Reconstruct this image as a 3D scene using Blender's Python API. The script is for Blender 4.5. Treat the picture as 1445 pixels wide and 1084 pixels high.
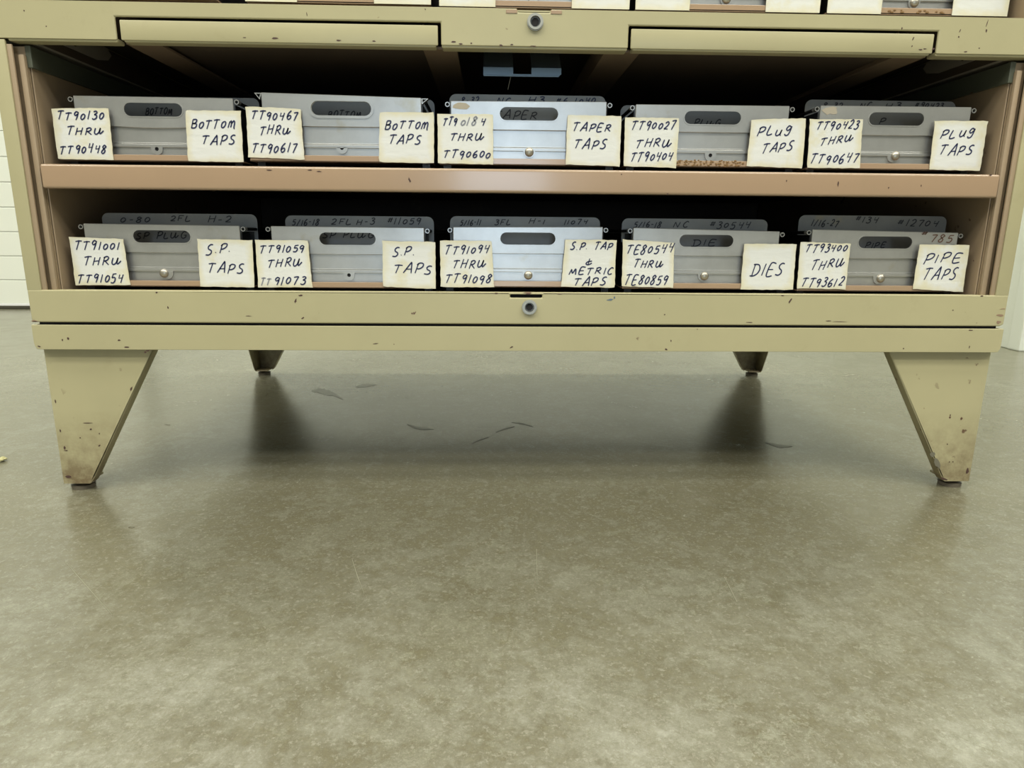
import bpy, bmesh, math, random
from mathutils import Vector, Matrix
random.seed(7)
S = bpy.context.scene
COL = S.collection
for o in list(bpy.data.objects):
    bpy.data.objects.remove(o)

# ------------------------------------------------------------------ camera
FPX = 941.26
CP = Vector((-0.0383, -0.70747, 0.28726))
CR = Vector((0.99955624, -0.02861576, 0.00827402))
CU = Vector((-0.00170818, 0.22224343, 0.97498971))
CF = Vector((0.02973891, 0.97457119, -0.22209593))
cam = bpy.data.cameras.new('camera')
camo = bpy.data.objects.new('camera', cam)
COL.objects.link(camo)
cam.sensor_width = 36.0
cam.sensor_fit = 'HORIZONTAL'
cam.lens = FPX / 1445 * 36
cam.clip_start = 0.01
m = Matrix((CR, CU, -CF)).transposed().to_4x4()
m.translation = CP
camo.matrix_world = m
S.camera = camo

# ------------------------------------------------------------------ light and exposure
S.view_settings.view_transform = 'Standard'
S.view_settings.look = 'None'
S.view_settings.gamma = 1
S.view_settings.use_curve_mapping = False
S.view_settings.exposure = -0.07
S.cycles.use_denoising = True
S.cycles.max_bounces = 8
S.cycles.diffuse_bounces = 5
S.cycles.sample_clamp_indirect = 6
w = bpy.data.worlds.new('world')
S.world = w
w.use_nodes = True
w.node_tree.nodes['Background'].inputs[0].default_value = (0.8, 0.85, 0.9, 1)
w.node_tree.nodes['Background'].inputs[1].default_value = 0.15

LIGHT_COL = (1.0, 0.985, 0.86)
def area(name, loc, sx, sy, power, col, rot=(0, 0, 0)):
    l = bpy.data.lights.new(name, 'AREA')
    l.shape = 'RECTANGLE'
    l.size = sx
    l.size_y = sy
    l.energy = power
    l.color = col
    o = bpy.data.objects.new(name, l)
    COL.objects.link(o)
    o.location = loc
    o.rotation_euler = rot
    return o
CEIL = 3.6
TUBES = [(x, y, p) for y, p in ((-5.2, 12), (-2.9, 46), (-1.9, 46), (-0.9, 27), (0.95, 38)) for x in (-3.6, -1.2, 1.2, 3.6)]
for x, y, p in TUBES:
    area('tube_light', (x, y, CEIL - 0.13), 1.9, 0.6 if -4 < y < 0 else 0.35, p, LIGHT_COL)
# daylight coming in through the glazed door behind the camera
area('daylight', (0.03, -6.9, 1.05), 1.1, 2.0, 46, (0.62, 0.80, 1.0), (math.radians(90), 0, 0))

# ------------------------------------------------------------------ helpers
def at(x, y, Y):
    d = CF + CR * ((x - 722.5) / FPX) - CU * ((y - 542) / FPX)
    return CP + d * ((Y - CP.y) / d.y)

def N(t, kind, **kw):
    n = t.nodes.new(kind)
    for k, v in kw.items():
        if k.startswith('i_'):
            n.inputs[k[2:].replace('_', ' ')].default_value = v
        else:
            setattr(n, k, v)
    return n

def mat(name, col, rough=0.5, metal=0.0, spec=0.5, coat=0.0, coat_rough=0.1):
    mt = bpy.data.materials.new(name)
    mt.use_nodes = True
    b = mt.node_tree.nodes['Principled BSDF']
    b.inputs['Base Color'].default_value = (*col, 1)
    b.inputs['Roughness'].default_value = rough
    b.inputs['Metallic'].default_value = metal
    b.inputs['Specular IOR Level'].default_value = spec
    b.inputs['Coat Weight'].default_value = coat
    b.inputs['Coat Roughness'].default_value = coat_rough
    return mt

def noise(t, scale, detail=4, rough=0.6, coord='Object', stretch=None, dist=0.0):
    tc = t.nodes.new('ShaderNodeTexCoord')
    n = t.nodes.new('ShaderNodeTexNoise')
    n.inputs['Scale'].default_value = scale
    n.inputs['Detail'].default_value = detail
    n.inputs['Roughness'].default_value = rough
    n.inputs['Distortion'].default_value = dist
    if stretch:
        mp = t.nodes.new('ShaderNodeMapping')
        mp.inputs['Scale'].default_value = stretch
        t.links.new(tc.outputs[coord], mp.inputs[0])
        t.links.new(mp.outputs[0], n.inputs['Vector'])
    else:
        t.links.new(tc.outputs[coord], n.inputs['Vector'])
    return n.outputs['Fac']

def ramp(t, fac, a, b, ca=(0, 0, 0), cb=(1, 1, 1)):
    r = t.nodes.new('ShaderNodeValToRGB')
    r.color_ramp.elements[0].position = a
    r.color_ramp.elements[0].color = (*ca, 1)
    r.color_ramp.elements[1].position = b
    r.color_ramp.elements[1].color = (*cb, 1)
    t.links.new(fac, r.inputs[0])
    return r.outputs[0]

def mix(t, fac, a, b, mode='MIX'):
    n = t.nodes.new('ShaderNodeMix')
    n.data_type = 'RGBA'
    n.blend_type = mode
    for s, v in ((n.inputs[0], fac), (n.inputs[6], a), (n.inputs[7], b)):
        if hasattr(v, 'links'):
            t.links.new(v, s)
        elif isinstance(v, (int, float)):
            s.default_value = v
        else:
            s.default_value = (*v, 1)
    return n.outputs[2]

def mul(t, a, b):
    n = t.nodes.new('ShaderNodeMath')
    n.operation = 'MULTIPLY'
    t.links.new(a, n.inputs[0])
    if hasattr(b, 'links'):
        t.links.new(b, n.inputs[1])
    else:
        n.inputs[1].default_value = b
    return n.outputs[0]

def setc(mt, c, name='Base Color'):
    mt.node_tree.links.new(c, mt.node_tree.nodes['Principled BSDF'].inputs[name])

def bump(mt, h, strength, dist):
    t = mt.node_tree
    b = t.nodes.new('ShaderNodeBump')
    b.inputs['Strength'].default_value = strength
    b.inputs['Distance'].default_value = dist
    t.links.new(h, b.inputs['Height'])
    t.links.new(b.outputs[0], t.nodes['Principled BSDF'].inputs['Normal'])

def painted(name, col, chip=(0.10, 0.045, 0.03), dirt=(0.30, 0.24, 0.14), rough=0.38, amount=0.70):
    mt = mat(name, col, rough)
    t = mt.node_tree
    c = mix(t, ramp(t, noise(t, 6, 5), 0.35, 0.75), col, tuple(v * 0.90 for v in col))
    sm = ramp(t, noise(t, 16, 6, 0.7), 0.60, 0.80)
    c = mix(t, mul(t, sm, 0.35), c, dirt)
    ch = ramp(t, noise(t, 70, 3, 0.55), amount, amount + 0.03)
    gate = ramp(t, noise(t, 7, 2, 0.5), 0.50, 0.60)
    c = mix(t, mul(t, ch, gate), c, chip)
    setc(mt, c)
    bump(mt, noise(t, 240, 2), 0.03, 0.0006)
    return mt

M = {}
TAN = (0.44, 0.402, 0.240)
M['tan'] = painted('tan_paint', TAN)
M['tan_leg'] = painted('tan_leg_paint', TAN, amount=0.66)
# grime rising from the feet
t = M['tan_leg'].node_tree
src = t.nodes['Principled BSDF'].inputs['Base Color'].links[0].from_socket
tc = N(t, 'ShaderNodeTexCoord')
sp = N(t, 'ShaderNodeSeparateXYZ')
t.links.new(tc.outputs['Object'], sp.inputs[0])
mr = N(t, 'ShaderNodeMapRange')
mr.inputs['From Min'].default_value = 0.095
mr.inputs['From Max'].default_value = 0.010
t.links.new(sp.outputs['Z'], mr.inputs['Value'])
g = mul(t, mr.outputs[0], ramp(t, noise(t, 45, 6, 0.7), 0.30, 0.62))
setc(M['tan_leg'], mix(t, mul(t, g, 0.95), src, (0.15, 0.105, 0.055)))

M['pink'] = painted('pink_beige_paint', (0.40, 0.275, 0.178), rough=0.28, amount=0.71)
M['pink'].node_tree.nodes['Principled BSDF'].inputs['Coat Weight'].default_value = 0.8
M['pink'].node_tree.nodes['Principled BSDF'].inputs['Coat Roughness'].default_value = 0.12
M['pink_in'] = painted('pink_beige_interior', (0.38, 0.285, 0.19), rough=0.45, amount=0.69)
M['return'] = painted('pink_beige_return', (0.36, 0.27, 0.18), rough=0.4)
M['inner'] = painted('shaded_interior_paint', (0.10, 0.075, 0.055), rough=0.6)  # interior paint darkened, shade of the deep bays put into its colour
M['underside_dark'] = painted('shaded_underside_paint', (0.055, 0.05, 0.04), rough=0.6)  # underside colour darkened like a shaded hollow, deepens the floor's reflected band
M['beam'] = painted('brown_beam_paint', (0.22, 0.16, 0.11), rough=0.5)
M['green'] = painted('dark_green_channel', (0.10, 0.11, 0.08), rough=0.5)
M['black'] = mat('black_metal', (0.012, 0.012, 0.013), 0.4)
M['blacked'] = mat('gap_shade_black', (0.01, 0.009, 0.012), 0.8)  # black standing in for the shade inside gaps, slots and holes
M['bracket'] = mat('blued_steel', (0.16, 0.21, 0.25), 0.4, 0.6)
M['greybracket'] = painted('grey_bracket', (0.42, 0.38, 0.32), rough=0.6)
M['patch'] = mat('bare_metal_patch', (0.15, 0.14, 0.10), 0.6)
M['steel'] = mat('nickel_steel', (0.42, 0.40, 0.34), 0.40, 0.9)
M['core'] = mat('lock_core_steel', (0.14, 0.14, 0.13), 0.4, 0.6)
M['bolt'] = mat('dull_bolt', (0.45, 0.42, 0.36), 0.38, 0.85)
M['glide'] = painted('rusty_glide', (0.13, 0.11, 0.08), rough=0.5)
M['rubber'] = mat('dark_rubber', (0.03, 0.028, 0.025), 0.7)
M['ink'] = mat('dark_blue_ink', (0.012, 0.018, 0.075), 0.5)
M['fadedink'] = mat('faded_ink', (0.22, 0.23, 0.27), 0.6)
M['marker'] = mat('faded_black_marker', (0.035, 0.035, 0.045), 0.5)
M['brownink'] = mat('brown_marker', (0.11, 0.055, 0.035), 0.5)
M['chip'] = mat('bare_chip', (0.07, 0.035, 0.028), 0.6)
M['stain'] = mat('brown_glue_stain', (0.42, 0.37, 0.29), 0.6)
M['rust'] = mat('rust_crust', (0.20, 0.115, 0.045), 0.8)
M['scuff'] = mat('pinkish_scuff', (0.27, 0.18, 0.12), 0.6)
M['crumb'] = mat('crumb', (0.5, 0.47, 0.25), 0.8)

def alu(name, col, rough, metal=0.75):
    mt = mat(name, col, rough, metal)
    t = mt.node_tree
    c = mix(t, ramp(t, noise(t, 30, 5, 0.65), 0.40, 0.75), col, tuple(v * 0.86 for v in col))
    c = mix(t, mul(t, ramp(t, noise(t, 22, 4, 0.6), 0.64, 0.74), 0.45), c, (0.42, 0.36, 0.22))
    setc(mt, c)
    bump(mt, noise(t, 40, 3, 0.6, stretch=(1, 20, 20)), 0.05, 0.0006)
    return mt
M['alu'] = alu('brushed_aluminium', (0.56, 0.56, 0.55), 0.33, 0.75)
M['alu_dull'] = alu('dull_shaded_aluminium', (0.30, 0.30, 0.29), 0.5, 0.6)  # dull metal, also darkened for the shadow behind the front plates

# masking-tape paper: yellowed at the borders of each card
mt = mat('yellowed_paper', (0.80, 0.78, 0.68), 0.55)
t = mt.node_tree
tc = N(t, 'ShaderNodeTexCoord')
sp = N(t, 'ShaderNodeSeparateXYZ')
t.links.new(tc.outputs['UV'], sp.inputs[0])
def edge(sock):
    a = N(t, 'ShaderNodeMath', operation='SUBTRACT'); t.links.new(sock, a.inputs[0]); a.inputs[1].default_value = 0.5
    b = N(t, 'ShaderNodeMath', operation='ABSOLUTE'); t.links.new(a.outputs[0], b.inputs[0])
    return b.outputs[0]
mx = N(t, 'ShaderNodeMath', operation='MAXIMUM')
t.links.new(edge(sp.outputs['X']), mx.inputs[0]); t.links.new(edge(sp.outputs['Y']), mx.inputs[1])
n1 = noise(t, 40, 4, 0.65)
ad = N(t, 'ShaderNodeMath', operation='MULTIPLY_ADD'); t.links.new(n1, ad.inputs[0]); ad.inputs[1].default_value = 0.30; t.links.new(mx.outputs[0], ad.inputs[2])
e = ramp(t, ad.outputs[0], 0.52, 0.66)
c = mix(t, mul(t, e, 0.8), (0.70, 0.705, 0.685), (0.66, 0.61, 0.42))
c = mix(t, mul(t, ramp(t, noise(t, 28, 4, 0.6), 0.58, 0.68), 0.45), c, (0.64, 0.58, 0.34))
setc(mt, c)
bump(mt, noise(t, 60, 3, 0.5, stretch=(1, 1, 3)), 0.25, 0.0012)
M['paper'] = mt

# polished, mottled concrete
mt = mat('polished_concrete', (0.3, 0.3, 0.22), 0.24, 0, 0.72)
t = mt.node_tree
big = noise(t, 1.3, 5, 0.6, dist=0.6)
mid = noise(t, 8, 10, 0.80, dist=0.2)
fine = noise(t, 45, 9, 0.82)
speck = noise(t, 190, 5, 0.8)
tc = N(t, 'ShaderNodeTexCoord')
sp = N(t, 'ShaderNodeSeparateXYZ')
t.links.new(tc.outputs['Object'], sp.inputs[0])
wr = N(t, 'ShaderNodeMapRange')
wr.inputs['From Min'].default_value = 0.30
wr.inputs['From Max'].default_value = -0.12
wr.inputs['To Min'].default_value = 0.40
wr.inputs['To Max'].default_value = 1.0
t.links.new(sp.outputs['Y'], wr.inputs['Value'])
W_ = wr.outputs[0]
c = mix(t, ramp(t, big, 0.36, 0.64), (0.165, 0.154, 0.100), (0.228, 0.226, 0.172))
c = mix(t, mul(t, mul(t, ramp(t, mid, 0.46, 0.66), 0.65), W_), c, (0.32, 0.325, 0.27))
c = mix(t, mul(t, mul(t, ramp(t, mid, 0.47, 0.33), 0.75), W_), c, (0.125, 0.110, 0.060))
c = mix(t, mul(t, mul(t, ramp(t, fine, 0.50, 0.60), 0.62), W_), c, (0.38, 0.38, 0.315))
c = mix(t, mul(t, mul(t, ramp(t, fine, 0.48, 0.38), 0.58), W_), c, (0.12, 0.11, 0.07))
c = mix(t, mul(t, mul(t, ramp(t, speck, 0.54, 0.62), 0.50), W_), c, (0.43, 0.42, 0.35))
c = mix(t, mul(t, mul(t, ramp(t, speck, 0.46, 0.38), 0.42), W_), c, (0.11, 0.10, 0.065))
c = mix(t, mul(t, ramp(t, noise(t, 12, 8, 0.78, dist=0.6), 0.58, 0.68), 0.50), c, (0.10, 0.095, 0.055))
# worn whitish zone in the foreground traffic path
tc = N(t, 'ShaderNodeTexCoord')
sp = N(t, 'ShaderNodeSeparateXYZ')
t.links.new(tc.outputs['Object'], sp.inputs[0])
mr = N(t, 'ShaderNodeMapRange')
mr.inputs['From Min'].default_value = -0.06
mr.inputs['From Max'].default_value = -0.34
t.links.new(sp.outputs['Y'], mr.inputs['Value'])
wz = mul(t, mul(t, mr.outputs[0], ramp(t, noise(t, 5, 9, 0.8), 0.40, 0.60)), ramp(t, noise(t, 60, 8, 0.8), 0.30, 0.62))
c = mix(t, mul(t, wz, 0.55), c, (0.40, 0.405, 0.35))
setc(mt, c)
setc(mt, ramp(t, mid, 0.35, 0.75, (0.19,) * 3, (0.31,) * 3), 'Roughness')
bump(mt, noise(t, 30, 6, 0.7), 0.05, 0.002)
M['concrete'] = mt

M['wall'] = mat('white_wall_paint', (0.74, 0.77, 0.70), 0.6)
M['greywall'] = mat('grey_wall_paint', (0.30, 0.30, 0.27), 0.8)
M['door'] = mat('white_door_panel', (0.76, 0.78, 0.70), 0.4)
M['ceiling'] = mat('ceiling_paint', (0.38, 0.38, 0.36), 0.8)
M['seal'] = mat('rubber_seal', (0.05, 0.045, 0.03), 0.7)
M['lampmetal'] = mat('white_enamel', (0.8, 0.8, 0.8), 0.4)

def newobj(name, me, material, parent=None, **props):
    o = bpy.data.objects.new(name, me)
    COL.objects.link(o)
    if material and not me.materials:
        me.materials.append(M[material])
    if parent:
        o.parent = parent
        o.matrix_parent_inverse = Matrix.Translation(-world_loc(parent))
    for k, v in props.items():
        o[k] = v
    return o

def world_loc(o):
    return Vector(o.get('_w', (0, 0, 0))) if '_w' in o else Vector(o.location) if not o.parent else Vector((0, 0, 0))

class MB:
    def __init__(s):
        s.bm = bmesh.new()
    def box(s, x0, x1, y0, y1, z0, z1, bev=0.0, seg=2):
        r = bmesh.ops.create_cube(s.bm, size=1)
        vs = r['verts']
        for v in vs:
            v.co = Vector(((x0 + x1) / 2 + v.co.x * (x1 - x0), (y0 + y1) / 2 + v.co.y * (y1 - y0), (z0 + z1) / 2 + v.co.z * (z1 - z0)))
        if bev:
            es = list({e for v in vs for e in v.link_edges})
            bmesh.ops.bevel(s.bm, geom=es, offset=bev, segments=seg, affect='EDGES', profile=0.6)
        return s
    def cyl(s, p0, p1, r0, r1=None, n=20, bev=0):
        p0, p1 = Vector(p0), Vector(p1)
        d = p1 - p0
        r = bmesh.ops.create_cone(s.bm, cap_ends=True, segments=n, radius1=r0, radius2=r0 if r1 is None else r1, depth=d.length)
        q = d.to_track_quat('Z', 'Y').to_matrix().to_4x4()
        q.translation = (p0 + p1) / 2
        bmesh.ops.transform(s.bm, matrix=q, verts=r['verts'])
        return s
    def prism(s, loops, axis, a, b):
        """loops: list of 2D loops (outer first, then holes); extruded along axis from a to b."""
        def P(u, v, k):
            return {'y': (u, k, v), 'x': (k, u, v), 'z': (u, v, k)}[axis]
        edges, nv = [], []
        for lp in loops:
            vs = [s.bm.verts.new(P(u, v, a)) for u, v in lp]
            nv += vs
            edges += [s.bm.edges.new((vs[i], vs[(i + 1) % len(vs)])) for i in range(len(vs))]
        r = bmesh.ops.triangle_fill(s.bm, use_beauty=True, use_dissolve=False, edges=edges)
        fs = [g for g in r['geom'] if isinstance(g, bmesh.types.BMFace)]
        ex = bmesh.ops.extrude_face_region(s.bm, geom=fs, use_keep_orig=True)
        vv = [g for g in ex['geom'] if isinstance(g, bmesh.types.BMVert)]
        for v in vv:
            k = {'y': 1, 'x': 0, 'z': 2}[axis]
            v.co[k] = b
        return s
    def tube(s, pts, r, n=8, closed=False):
        pts = [Vector(p) for p in pts]
        rings = []
        for i, p in enumerate(pts):
            a = pts[(i - 1) % len(pts)] if (closed or i) else p
            b = pts[(i + 1) % len(pts)] if (closed or i < len(pts) - 1) else p
            d = (b - a).normalized()
            u = d.orthogonal().normalized() if i == 0 else (lastu - d * lastu.dot(d)).normalized()
            lastu = u
            v = d.cross(u)
            rings.append([s.bm.verts.new(p + (u * math.cos(2 * math.pi * k / n) + v * math.sin(2 * math.pi * k / n)) * r) for k in range(n)])
        m_ = len(rings)
        for i in range(m_ if closed else m_ - 1):
            A, B = rings[i], rings[(i + 1) % m_]
            for k in range(n):
                s.bm.faces.new((A[k], A[(k + 1) % n], B[(k + 1) % n], B[k]))
        if not closed:
            s.bm.faces.new(rings[0][::-1]); s.bm.faces.new(rings[-1])
        return s
    def sphere(s, c, r, sc=(1, 1, 1), u=16, v=10):
        q = bmesh.ops.create_uvsphere(s.bm, u_segments=u, v_segments=v, radius=r)
        for w_ in q['verts']:
            w_.co = Vector(c) + Vector((w_.co.x * sc[0], w_.co.y * sc[1], w_.co.z * sc[2]))
        return s
    def build(s, name, material, parent=None, smooth=False, **props):
        bmesh.ops.recalc_face_normals(s.bm, faces=s.bm.faces)
        me = bpy.data.meshes.new(name)
        s.bm.to_mesh(me)
        s.bm.free()
        if smooth:
            for p in me.polygons:
                p.use_smooth = True
            try:
                me.set_sharp_from_angle(angle=math.radians(40))
            except Exception:
                pass
        return newobj(name, me, material, parent, **props)

def thing(name, loc, label, cat, group=None):
    o = bpy.data.objects.new(name, None)
    COL.objects.link(o)
    o.location = loc
    o.empty_display_size = 0.05
    o['label'] = label
    o['category'] = cat
    if group:
        o['group'] = group
    return o

def stadium(cx, cz, hw, hh, n=8):
    pts = []
    for k in range(n + 1):
        a = -math.pi / 2 + math.pi * k / n
        pts.append((cx + hw - hh + hh * math.cos(a), cz + hh * math.sin(a)))
    for k in range(n + 1):
        a = math.pi / 2 + math.pi * k / n
        pts.append((cx - hw + hh + hh * math.cos(a), cz + hh * math.sin(a)))
    return pts

def roundrect(x0, x1, z0, z1, r, n=5, low=True):
    pts = []
    cs = [(x1 - r, z1 - r, 0), (x0 + r, z1 - r, 90)]
    for cx, cz, a0 in cs:
        for k in range(n + 1):
            a = math.radians(a0 + 90 * k / n)
            pts.append((cx + r * math.cos(a), cz + r * math.sin(a)))
    pts += [(x0, z0), (x1, z0)]
    return pts

# ------------------------------------------------------------------ room
ST = dict(kind='structure')
MB().box(-7, 7, -7.2, 1.95, -0.1, 0).build('floor', 'concrete', **ST)
MB().box(-7, 7, -7.2, 1.95, CEIL, CEIL + 0.1).build('ceiling', 'ceiling', **ST)
wb = MB().box(-7, 7, 1.85, 1.95, 0, CEIL).build('wall_back', 'wall', **ST)
MB().box(-7.1, -7, -7.2, 1.95, 0, CEIL).build('wall_left', 'greywall', **ST)
MB().box(7, 7.1, -7.2, 1.95, 0, CEIL).build('wall_far_right', 'greywall', **ST)
MB().box(-7, 7, -7.3, -7.2, 0, CEIL).build('wall_front', 'greywall', **ST)
# white wall corner standing at the right behind the cabinet
MB().box(1.315, 7, 0.945, 1.85, 0, CEIL, 0.003).build('wall_right', 'wall', **ST)
MB().box(1.309, 1.345, 0.938, 0.98, 0, CEIL, 0.004).build('trim_1', 'wall', **ST)
# ribbed white overhead door on the left
dr = bpy.data.objects.new('door_1', None); COL.objects.link(dr); dr.location = (-3.4, 1.80, 0); dr['kind'] = 'structure'
RIB = 0.0845
for k in range(29):
    z0 = 0.020 + k * RIB
    b = MB().box(-4.9, -1.35, 1.765, 1.80, z0 + 0.0006, z0 + RIB - 0.0006, 0.0025)
    o = b.build('door_panel', 'door', dr)
MB().box(-4.9, -1.35, 1.780, 1.80, 0.02, 0.02 + 29 * RIB).build('door_backing', 'door', dr)
MB().box(-4.92, -1.33, 1.760, 1.80, 0.0, 0.0115, 0.003).build('bottom_seal', 'seal', dr)
MB().box(-4.92, -1.33, 1.762, 1.80, 0.012, 0.0205, 0.001).build('bottom_rail', 'lampmetal', dr)

# glazed door behind the camera frame
d2 = bpy.data.objects.new('door_2', None); COL.objects.link(d2); d2.location = (0.1, -7.19, 0); d2['kind'] = 'structure'
MB().prism([[(-0.75, 0.0), (0.95, 0.0), (0.95, 2.15), (-0.75, 2.15)], [(-0.65, 0.08), (0.85, 0.08), (0.85, 2.05), (-0.65, 2.05)]], 'y', -7.2, -7.14).build('door_frame', 'lampmetal', d2)

# ceiling lamps
ROWS = {-5.2: 'rearmost row', -2.9: 'second row from the rear', -1.9: 'middle row', -0.9: 'row before the cabinet', 0.95: 'row behind the cabinet'}
SPOT = {-3.6: 'leftmost', -1.2: 'second from the left', 1.2: 'second from the right', 3.6: 'rightmost'}
for x, y, p in TUBES:
    c = thing('ceiling_lamp', (x, y, CEIL), 'white fluorescent ceiling lamp, ' + SPOT[x] + ' of the ' + ROWS[y], 'lamp', 'fluorescent ceiling lamps')
    MB().box(x - 1.0, x + 1.0, y - 0.32, y + 0.32, CEIL - 0.12, CEIL, 0.01).build('lamp_housing', 'lampmetal', c)

# ------------------------------------------------------------------ cabinet
D = 0.66
def legs_and_stand():
    st = thing('cabinet_stand', (0, 0.33, 0), 'tan steel base frame on four tapered legs under the cabinet', 'cabinet stand')
    fz0, fz1 = 0.1625, 0.1886
    rr = 0.006
    prf = [(-0.52, fz1), (-0.52, fz0 + rr)] + [(-0.52 + rr - rr * math.cos(math.radians(a)), fz0 + rr - rr * math.sin(math.radians(a))) for a in (20, 45, 70, 90)]
    prf += [(-u, v) for u, v in prf[::-1]]
    o = MB().prism([prf], 'y', 0.0, 0.003).build('front_rail', 'tan', st)
    bv = o.modifiers.new('bevel', 'BEVEL'); bv.width = 0.0013; bv.segments = 3; bv.limit_method = 'ANGLE'
    MB().box(-0.514, 0.514, 0.0045, 0.006, fz1 - 0.006, 0.1912).build('gap_shade_strip', 'blacked', st)  # added black strip, paints the shade in the gap between the rails
    MB().box(-0.52, 0.52, D - 0.003, D, fz0, fz1, 0.001).build('back_rail', 'tan', st)
    for s in (-1, 1):
        a, b = sorted((s * 0.52, s * 0.517))
        MB().box(a, b, 0.003, D - 0.003, fz0, fz1).build('side_rail', 'tan', st)
    zt, zb = 0.1775, 0.0088
    for sx in (-1, 1):
        for sy in (0, 1):
            def Yv(v):
                return v + 0.009 if sy == 0 else D - 0.004 - v
            ox, tx, bx = 0.5170, 0.3925, 0.4830
            mb = MB()
            th = 0.0022
            y0, y1 = sorted((Yv(0), Yv(th)))
            # front face, rounded toe
            pr = [(sx * ox, zt), (sx * tx, zt), (sx * (bx - 0.0015), zb + 0.008), (sx * (bx + 0.004), zb), (sx * ox, zb)]
            mb.prism([pr], 'y', y0, y1)
            # return flange along the slanted edge
            dxf = 0.0022
            q = [(sx * tx, zt), (sx * (tx + dxf), zt), (sx * (bx + dxf), zb + 0.008), (sx * (bx + 0.004 + dxf), zb), (sx * (bx + 0.004), zb), (sx * (bx - 0.0015), zb + 0.008)]
            y0, y1 = sorted((Yv(0), Yv(0.014)))
            mb.prism([q], 'y', y0, y1)
            # side face
            x0, x1 = sorted((sx * ox, sx * (ox - th)))
            qs = [(Yv(0), zt), (Yv(0.122), zt), (Yv(0.036), zb + 0.006), (Yv(0.03), zb), (Yv(0), zb)]
            mb.prism([qs], 'x', x0, x1)
            # foot plate
            xx0, xx1 = sorted((sx * (ox - 0.0022), sx * (bx + 0.0075)))
            yy0, yy1 = sorted((Yv(0.0022), Yv(0.032)))
            mb.box(xx0, xx1, yy0, yy1, zb, zb + 0.003)
            # lower edge slightly rounded
            lg = mb.build('leg', 'tan_leg', st)
            bv = lg.modifiers.new('bevel', 'BEVEL'); bv.width = 0.0011; bv.segments = 2; bv.limit_method = 'ANGLE'
            fx, fy = sx * 0.5040, Yv(0.0140)
            f = MB().cyl((fx, fy, 0), (fx, fy, 0.0042), 0.0118, 0.0122, 28).cyl((fx, fy, 0.0042), (fx, fy, 0.0054), 0.0124, 0.0085, 28)
            f.cyl((fx, fy, 0.0053), (fx, fy, zb + 0.004), 0.0045)
            fo = f.build('foot', 'glide', lg, True)
    return st
legs_and_stand()

def lower():
    c = thing('tool_cabinet', (0, 0.33, 0.189), 'tan open-front steel cabinet with pink-beige middle shelf on the tapered-leg base', 'cabinet')
    z0, z1 = 0.1914, 0.4632
    fr = MB()
    # bottom rail with latch slot
    slot = [(-0.0195, 0.2196), (0.0145, 0.2196), (0.0145, 0.2230), (-0.0195, 0.2230)]
    fr.prism([[(-0.519, z0 + 0.002), (-0.515, z0), (0.515, z0), (0.519, z0 + 0.002), (0.519, 0.2250), (-0.519, 0.2250)], slot], 'y', 0.0, 0.003)
    fo = fr.build('bottom_rail', 'tan', c)
    bv = fo.modifiers.new('bevel', 'BEVEL'); bv.width = 0.0014; bv.segments = 3; bv.limit_method = 'ANGLE'
    MB().box(-0.504, 0.504, 0.003, 0.013, 0.2228, 0.2248, 0.0008).build('rail_lip', 'tan', c, True)
    MB().box(-0.03, 0.03, 0.006, 0.008, 0.198, 0.2227).build('slot_shade_sheet', 'blacked', c)  # added black sheet, paints the darkness inside the latch slot
    MB().box(-0.515, 0.515, 0.003, D, z0, z0 + 0.0025).build('bottom_panel', 'underside_dark', c)
    for s in (-1, 1):
        def bx(xa, xb, ya, yb, za, zb_, bev=0):
            a, b = sorted((s * xa, s * xb))
            return MB().box(a, b, ya, yb, za, zb_, bev)
        bx(0.5045, 0.519, 0.0002, 0.0032, 0.2240, z1, 0.001).build('stile', 'tan', c, True)
        bx(0.5170, 0.519, 0.0034, D, z0 + 0.002, z1).build('side_panel', 'tan', c)
        bx(0.4995, 0.5045, 0.0015, 0.0040, 0.2240, z1 - 0.004, 0.0008).build('stile_return', 'return', c, True)
        bx(0.4920, 0.5040, 0.0110, 0.0125, 0.2240, z1 - 0.004).build('channel_back', 'pink_in', c)
        bx(0.4918, 0.4978, 0.0055, 0.0105, 0.2240, z1 - 0.012, 0.0018).build('guide_channel', 'return', c, True)
        bx(0.4905, 0.4920, 0.013, D - 0.01, 0.2150, z1 - 0.022, 0.0005).build('side_lining', 'pink_in', c)
        bx(0.4875, 0.4930, 0.010, D - 0.02, 0.4400, 0.4600, 0.0006).build('top_channel', 'green', c)
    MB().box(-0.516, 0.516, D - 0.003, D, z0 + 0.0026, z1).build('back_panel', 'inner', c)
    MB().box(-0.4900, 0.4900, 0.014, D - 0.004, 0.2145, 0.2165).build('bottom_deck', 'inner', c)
    # middle shelf: front apron + deck
    sh = MB().box(-0.4885, 0.4885, 0.0, 0.0075, 0.3262, 0.3497, 0.0028, 4).build('shelf', 'pink', c, True)
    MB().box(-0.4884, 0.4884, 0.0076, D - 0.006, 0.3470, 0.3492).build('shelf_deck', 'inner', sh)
    MB().box(-0.4884, 0.4884, 0.0076, 0.016, 0.3264, 0.3276).build('shelf_lip', 'pink', sh)
    return c
CAB = lower()

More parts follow.
